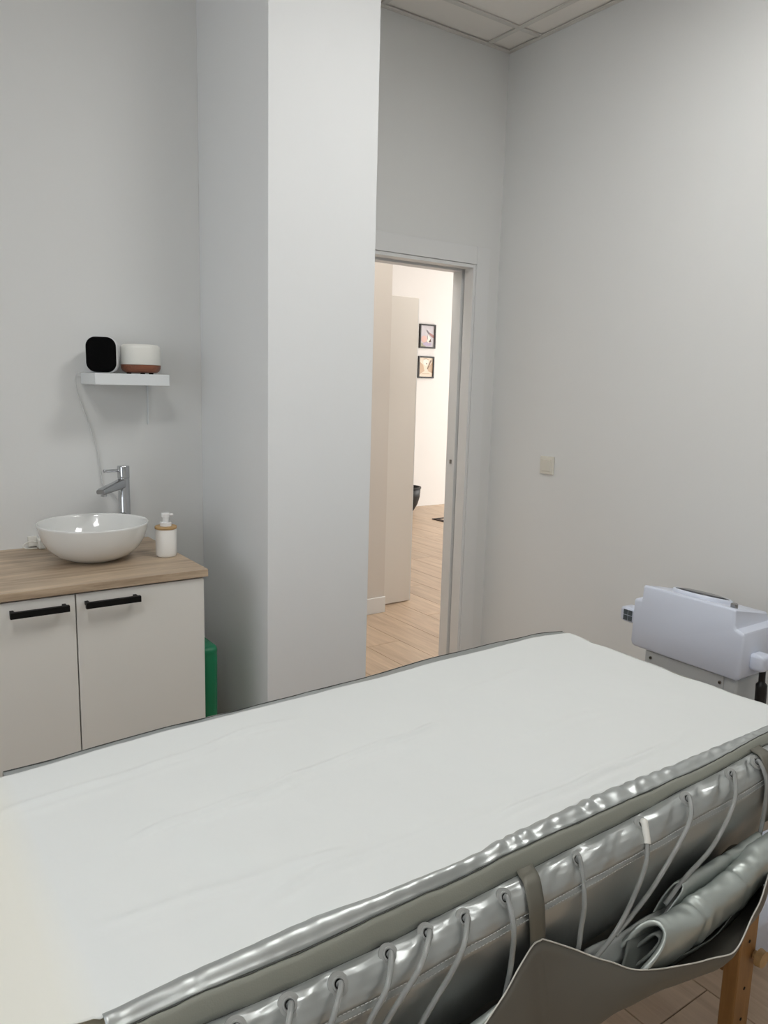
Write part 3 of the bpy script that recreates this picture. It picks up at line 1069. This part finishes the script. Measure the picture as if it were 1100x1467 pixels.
link('aerator', lathe(bmesh.new(), [(0.0005, 1.0655), (0.0105, 1.0655), (0.0105, 1.0755)], ac.x, ac.y, 22), 'chrome', tp, True, 40)
lv = Vector((-0.97, -0.2, 0.0)).normalized()
p0 = Vector((FX, FY, 1.147)) + lv * 0.02
link('lever', tube(bmesh.new(), [p0, p0 + lv * 0.052 + Vector((0, 0, 0.001)), p0 + lv * 0.0525 + Vector((0, 0, 0.001)), p0 + lv * 0.055 + Vector((0, 0, 0.001))], [0.0052, 0.0052, 0.0060, 0.0058], 14), 'chrome', tp, True, 40)

# soap dispenser
SXc, SYc = 0.884, 2.560
sd = thing('soap_dispenser', 'white soap dispenser with bamboo collar on the worktop', 'soap dispenser', (SXc, SYc, 0.87))
link('bottle', lathe(bmesh.new(), [(0.0005, .8702), (0.030, .8702), (0.0325, .8715), (0.0345, .876), (0.0352, .884), (0.0352, .965), (0.034, .967)], SXc, SYc, 40, False, True), 'bottle', sd, True, 50)
link('bamboo_lid', lathe(bmesh.new(), [(0.0365, .9672), (0.0372, .9685), (0.0372, .975), (0.036, .9765)], SXc, SYc, 40, True, True), 'bamboo', sd, True, 40)
pu = bmesh.new()
lathe(pu, [(0.0195, .9767), (0.0195, .989), (0.017, .990)], SXc, SYc, 26, True, True)
lathe(pu, [(0.0105, .9902), (0.0105, 1.008)], SXc, SYc, 20, True, True)
lathe(pu, [(0.0145, 1.0082), (0.0145, 1.020), (0.012, 1.0225)], SXc, SYc, 22, True, True)
po = link('pump', pu, 'pump', sd, True, 40)
link('nozzle', tube(bmesh.new(), [(SXc + 0.010, SYc - 0.006, 1.0165), (SXc + 0.019, SYc - 0.012, 1.0165), (SXc + 0.022, SYc - 0.0135, 1.013)], 0.0045, 12), 'pump', po, True)

# wall socket with plug
sk = thing('plug_adapter', 'white power adapter plugged in just above the worktop', 'plug', (0.535, YW, 0.885))
link('socket_plate', B(0.503, 0.535, YW - 0.012, YW - 0.0005, 0.874, 0.912, 0.003, 2), 'plastic', sk)
link('plug_body', B(0.530, 0.556, YW - 0.058, YW - 0.0125, 0.872, 0.906, 0.004, 2), 'plastic', sk)
link('prong_side', B(0.5565, 0.5585, YW - 0.05, YW - 0.018, 0.876, 0.904), 'grille', sk)
link('plug_cable', tube(bmesh.new(), cr([(0.530, YW - 0.035, 0.893), (0.505, YW - 0.04, 0.900), (0.480, YW - 0.045, 0.888), (0.490, YW - 0.05, 0.878), (0.525, YW - 0.05, 0.876)], 8), 0.0022, 8), 'plastic', sk, True)

# wall shelf
sf = thing('wall_shelf', 'small white floating shelf above the basin', 'shelf', (0.835, YW, 1.47))
link('board', B(0.707, 0.966, 2.724, YW - 0.0005, 1.452, 1.4915, 0.0015, 2), 'shelf', sf)
link('bracket', B(0.9435, 0.9465, YW - 0.010, YW - 0.0005, 1.305, 1.4515), 'shelf', sf)  # thin upright strip on the wall below the board

# smart speaker
sp = thing('speaker', 'rounded white speaker with black fabric front on the wall shelf', 'speaker', (0.760, 2.815, 1.4917), math.radians(-23), True)
rings = []
for y, s in ((0.042, 0.80), (0.040, 0.9), (0.030, 0.98), (0.0, 1.0), (-0.028, 1.0), (-0.034, 0.985), (-0.037, 0.95)):
    rings.append([(a * s, y, 0.063 + b * s) for a, b in rsquare(0.0525, 0.0628, 0.034, 8)])
link('shell', loft(bmesh.new(), rings), 'speaker_white', sp, True, 60)
rings = []
for y, s in ((-0.0372, 0.925), (-0.0395, 0.92), (-0.0425, 0.88), (-0.0445, 0.78), (-0.0455, 0.5)):
    rings.append([(a * s * 1.03, y, 0.063 + b * s * 1.04) for a, b in rsquare(0.0525, 0.0628, 0.034, 8)])
link('fabric_front', loft(bmesh.new(), rings), 'mesh_black', sp, True)
cable = cr([(0.738, 2.860, 1.4945), (0.716, 2.872, 1.4945), (0.700, 2.885, 1.4940), (0.688, 2.898, 1.482), (0.690, 2.905, 1.427), (0.720, 2.908, 1.332), (0.751, 2.908, 1.225), (0.765, 2.908, 1.134), (0.768, 2.908, 1.09), (0.80, 2.908, 1.054), (0.83, 2.905, 1.00), (0.80, 2.905, 0.93), (0.72, 2.903, 0.884), (0.62, 2.90, 0.8745), (0.562, 2.880, 0.8745)], 8)
co = link('power_cable', tube(bmesh.new(), cable, 0.0022, 8), 'cable', None, True)
tag(co, 'thin white power cable running down the wall from the shelf', 'cable')

# aroma diffuser
dx, dy, dz = 0.893, 2.815, 1.4917
di = thing('aroma_diffuser', 'white aroma diffuser with wooden base on the wall shelf', 'diffuser', (dx, dy, dz))
link('wooden_base', lathe(bmesh.new(), [(0.0005, dz + .005), (0.054, dz + .005), (0.063, dz + .010), (0.0685, dz + .020), (0.0695, dz + .0325)], dx, dy, 48, False, True), 'diff_wood', di, True, 50)
link('cover', lathe(bmesh.new(), [(0.0692, dz + .0330), (0.0700, dz + .0345), (0.0698, dz + .088), (0.067, dz + .098), (0.060, dz + .1035), (0.045, dz + .105), (0.0005, dz + .1035)], dx, dy, 48, True), 'diff_white', di, True, 60)
for a in (20, 140, 260):
    fx, fy = dx + 0.045 * math.cos(math.radians(a)), dy + 0.045 * math.sin(math.radians(a))
    link('foot', lathe(bmesh.new(), [(0.008, dz + .0), (0.0085, dz + .0049)], fx, fy, 14, True, True), 'black', di)

# green bin between cabinet and pillar
gb = thing('waste_bin', 'green plastic bin standing between the vanity cabinet and the pillar', 'bin', (1.0, 2.52, 0))
rings = []
gcx, gcy = 0.972, 2.50
for z, s in ((0.0, 0.90), (0.004, 0.93), (0.53, 1.0), (0.545, 0.98)):
    rings.append([(gcx + a * s, gcy + b * s, z) for a, b in rsquare(0.033, 0.11, 0.024, 6)])
link('body', loft(bmesh.new(), rings), 'green', gb, True, 50)
rings = []
for z, s in ((0.5452, 0.99), (0.556, 1.0), (0.566, 0.95), (0.570, 0.80)):
    rings.append([(gcx + a * s, gcy + b * s, z) for a, b in rsquare(0.033, 0.11, 0.024, 6)])
link('lid', loft(bmesh.new(), rings), 'green', gb, True, 50)

# light switch
sw = thing('light_switch', 'square cream light switch on the plain right wall', 'light switch', (XR, 2.512, 1.12))
link('plate', B(XR - 0.010, XR - 0.0005, 2.470, 2.555, 1.078, 1.162, 0.003, 2), 'switch', sw)
rk = bmesh.new()
vs = [(XR - 0.0102, 2.484), (XR - 0.0102, 2.541)]
pv = [rk.verts.new(p) for p in ((XR - .0102, 2.484, 1.092), (XR - .0102, 2.541, 1.092), (XR - .0102, 2.541, 1.148), (XR - .0102, 2.484, 1.148),
                                (XR - .0135, 2.486, 1.094), (XR - .0135, 2.539, 1.094), (XR - .0175, 2.539, 1.146), (XR - .0175, 2.486, 1.146))]
for f in ((0, 1, 2, 3), (4, 5, 6, 7), (0, 1, 5, 4), (1, 2, 6, 5), (2, 3, 7, 6), (3, 0, 4, 7)):
    rk.faces.new([pv[i] for i in f])
link('rocker', rk, 'switch', sw)

# ------------------------------------------------------------------ pressotherapy machine at the foot of the table
MX = 2.20
mc = thing('pressotherapy_machine', 'pale grey air massage machine on a column stand at the table foot', 'machine', (MX + 0.1, 1.39, 0))
link('base', B(1.845, 2.46, 0.886, 1.66, 0.0, 0.115, 0.012, 3), 'machine', mc, True, 40)
link('column', B(MX + 0.022, MX + 0.17, 1.215, 1.555, 0.1155, 0.595, 0.012, 3), 'machine2', mc, True, 40)
link('column_cover', B(MX + 0.0165, MX + 0.0215, 1.258, 1.548, 0.14, 0.5945, 0.001), 'machine2', mc)
for y, z in ((1.525, 0.573), (1.268, 0.573)):
    s_ = bmesh.new()
    tube(s_, [(MX + 0.0162, y, z), (MX + 0.013, y, z)], 0.0055, 14)
    so_ = link('screw', s_, 'steel', mc)
    s_ = bmesh.new()
    tube(s_, [(MX + 0.0128, y, z), (MX + 0.0122, y, z)], 0.003, 8)
    link('screw_recess', s_, 'hole', so_)


def slab_ring(y, x0, x1, z0, z1, r_):
    return [((x0 + x1) / 2 + a, y, (z0 + z1) / 2 + b) for a, b in rsquare((x1 - x0) / 2, (z1 - z0) / 2, r_, 5)]


# one moulded housing: hand-grip notches at both upper ends, top sloping away from the table
OUT = [(1.204, 0.604), (1.212, 0.600), (1.588, 0.600), (1.598, 0.605), (1.602, 0.616), (1.600, 0.762), (1.596, 0.768), (1.574, 0.770), (1.570, 0.775), (1.568, 0.818), (1.563, 0.8235),
       (1.238, 0.8235), (1.232, 0.818), (1.230, 0.772), (1.225, 0.762), (1.21, 0.757), (1.200, 0.754), (1.196, 0.748), (1.196, 0.614)]
oc = (1.40, 0.70)
rings = []
for xx, ins in ((0.0, 0.007), (0.002, 0.003), (0.007, 0.0), (0.10, 0.0), (0.19, 0.0), (0.197, 0.004), (0.20, 0.010)):
    ring = []
    for y, z in OUT:
        yy = y - ins * (1 if y > oc[0] else -1)
        zz = z - ins * (1 if z > oc[1] else -1)
        if z > 0.78:
            zz -= 0.20 * max(0.0, xx - 0.007)
        ring.append((MX + xx, yy, zz))
    rings.append(ring)
link('housing', loft(bmesh.new(), rings), 'machine', mc, True, 35)
# oval display bulging from the top
ov = bmesh.new()
rg = []
for s, h in ((1.0, 0.0), (0.97, 0.010), (0.90, 0.0155), (0.86, 0.0145)):
    rg.append([(MX + 0.105 + 0.078 * s * math.cos(2 * math.pi * k / 36), 1.412 + 0.105 * s * math.sin(2 * math.pi * k / 36), 0.802 - 0.20 * (0.078 * s * math.cos(2 * math.pi * k / 36)) + h) for k in range(36)])
loft(ov, rg, True, False)
oo = link('display_bezel', ov, 'machine', mc, True, 50)
ov = bmesh.new()
rg = []
for s, h in ((0.855, 0.0142), (0.6, 0.019), (0.3, 0.0205)):
    rg.append([(MX + 0.105 + 0.078 * s * math.cos(2 * math.pi * k / 36), 1.412 + 0.105 * s * math.sin(2 * math.pi * k / 36), 0.802 - 0.20 * (0.078 * s * math.cos(2 * math.pi * k / 36)) + h) for k in range(36)])
loft(ov, rg, True, True)
link('display', ov, 'screen', oo, True)
link('push_button', lathe(bmesh.new(), [(0.011, 0.806), (0.011, 0.830), (0.009, 0.8315)], MX + 0.036, 1.258, 18, True, True), 'steel', mc, True, 40)
# side grips
for y0, y1, s, gx, gz in ((1.6025, 1.662, 1, 0.034, 0.700), (1.150, 1.1955, -1, 0.07, 0.660)):
    rings = []
    ya, yb = (y0, y1) if s > 0 else (y1, y0)
    for t, q in ((0, 0.9), (0.15, 1.0), (0.7, 1.0), (0.92, 0.85), (1.0, 0.6)):
        rings.append([(MX + gx + a * q, ya + (yb - ya) * t, gz + b * q) for a, b in rsquare(0.027, 0.027, 0.012, 4)])
    ko = link('hose_port', loft(bmesh.new(), rings), 'machine', mc, True, 40)
    if s > 0:
        for ix in (0, 1):
            for iz in (0, 1):
                link('port_opening', B(MX + gx - 0.0283, MX + gx - 0.0272, 1.607 + ix * 0.019, 1.624 + ix * 0.019, gz - 0.019 + iz * 0.020, gz - 0.001 + iz * 0.020), 'grille', ko)
hz = cr([(MX + 0.07, 1.165, 0.634), (MX + 0.07, 1.163, 0.58), (MX + 0.068, 1.158, 0.45), (MX + 0.06, 1.15, 0.30), (MX + 0.05, 1.145, 0.118)], 8)
link('black_hose', tube(bmesh.new(), hz, [0.010] * 7 + [0.017] * 6 + [0.010] * (len(hz) - 13), 12), 'hose', mc, True, 60)

# ------------------------------------------------------------------ hall objects
def picture(x0, x1, z0, z1, label, bg, shapes):
    t = thing('framed_picture', label, 'picture', ((x0 + x1) / 2, HY1, z0), group=None)
    fb = bmesh.new()
    y0, y1 = HY1 - 0.022, HY1 - 0.0008
    f = 0.017
    box(fb, x0, x1, y0, y1, z0, z0 + f)
    box(fb, x0, x1, y0, y1, z1 - f, z1)
    box(fb, x0, x0 + f, y0, y1, z0 + f, z1 - f)
    box(fb, x1 - f, x1, y0, y1, z0 + f, z1 - f)
    link('frame', fb, 'frame_black', t)
    pr = link('print', B(x0 + f, x1 - f, HY1 - 0.010, HY1 - 0.002, z0 + f, z1 - f), bg, t)
    for i, (m, poly) in enumerate(shapes):
        bm = bmesh.new()
        y = HY1 - 0.0105 - 0.0006 * i
        W_, H_ = x1 - x0 - 2 * f, z1 - z0 - 2 * f
        lo = [bm.verts.new((x0 + f + u * W_, y, z0 + f + v * H_)) for u, v in poly]
        hi = [bm.verts.new((x0 + f + u * W_, y + 0.0004, z0 + f + v * H_)) for u, v in poly]
        bm.faces.new(lo)
        bm.faces.new(hi[::-1])
        for k in range(len(lo)):
            bm.faces.new((lo[k], lo[(k + 1) % len(lo)], hi[(k + 1) % len(lo)], hi[k]))
        link('printed_shape', bm, m, pr)


def blob(cx, cy, rx, ry, n=14, rot=0):
    c, s = math.cos(rot), math.sin(rot)
    return [(cx + rx * math.cos(2 * math.pi * k / n) * c - ry * math.sin(2 * math.pi * k / n) * s, cy + rx * math.cos(2 * math.pi * k / n) * s + ry * math.sin(2 * math.pi * k / n) * c) for k in range(n)]


picture(5.652, 5.892, 1.912, 2.192, 'black-framed print with pink and lilac shapes, upper of the two', 'p_lilac', [
    ('p_olive', [(0, 0), (0.4, 0), (0.3, 0.14), (0, 0.2)]), ('p_lav', blob(0.5, 0.13, 0.32, 0.09)), ('p_pink', blob(0.27, 0.36, 0.22, 0.17)),
    ('p_rose', [(0.42, 0.78), (0.5, 0.74), (1.0, 0.55), (1.0, 0.44), (0.85, 0.46), (0.62, 0.6)]), ('p_white', [(0.5, 0.58), (0.66, 0.48), (0.8, 0.3), (0.6, 0.18), (0.46, 0.26), (0.54, 0.4)]),
    ('p_dark', [(0.58, 0.22), (0.78, 0.24), (0.74, 0.4)]), ('p_slate', [(0.42, 0.8), (0.5, 0.78), (0.66, 0.64), (0.6, 0.6)])])
picture(5.646, 5.884, 1.56, 1.818, 'black-framed cream print with soft brown lines, lower of the two', 'p_cream', [
    ('p_tan', [(0, 0.1), (0.4, 0.3), (0.3, 0.62), (0, 0.8)]), ('p_white', blob(0.48, 0.78, 0.2, 0.2)), ('p_tan', [(0.62, 0.45), (1, 0.8), (1, 0.2), (0.7, 0.28)]),
    ('p_brown', [(0.58, 0.4), (0.66, 0.42), (0.9, 0.86), (0.82, 0.88)]), ('p_brown', blob(0.54, 0.69, 0.05, 0.03)), ('p_tan', [(0.3, 0.93), (0.5, 0.98), (0.7, 0.9), (0.68, 0.87), (0.5, 0.94), (0.34, 0.9)]),
    ('p_tan', [(0.22, 0.14), (0.78, 0.14), (0.78, 0.17), (0.22, 0.17)])])

pt = thing('plant_pot', 'black tapered pot partly hidden behind the sliding door leaf', 'pot', (5.315, 7.10, 0))
link('pot_body', lathe(bmesh.new(), [(0.0005, 0.0), (0.07, 0.0), (0.095, 0.025), (0.138, 0.10), (0.163, 0.19), (0.17, 0.30), (0.158, 0.30), (0.15, 0.20), (0.1, 0.1), (0.0005, 0.09)], 5.315, 7.10, 36), 'pot', pt, True)
link('rim', lathe(bmesh.new(), [(0.1705, 0.285), (0.176, 0.287), (0.176, 0.306), (0.158, 0.306), (0.158, 0.3005)], 5.315, 7.10, 36), 'pot', pt, True, 40)

rg_ = thing('area_rug', 'pale rug with dark brown border on the hall floor', 'rug', (5.9, 5.9, 0))
link('field', B(5.36, 6.54, 5.16, 6.52, 0.0005, 0.009), 'rug', rg_)
rb = bmesh.new()
box(rb, 5.30, 6.60, 6.5205, 6.58, 0.0005, 0.010)
box(rb, 5.30, 6.60, 5.10, 5.1595, 0.0005, 0.010)
box(rb, 5.30, 5.3595, 5.16, 6.52, 0.0005, 0.010)
box(rb, 6.5405, 6.60, 5.16, 6.52, 0.0005, 0.010)
link('border', rb, 'rug_dark', rg_)

# tidy up the helper property
for o in bpy.data.objects:
    if 'base' in o:
        del o['base']
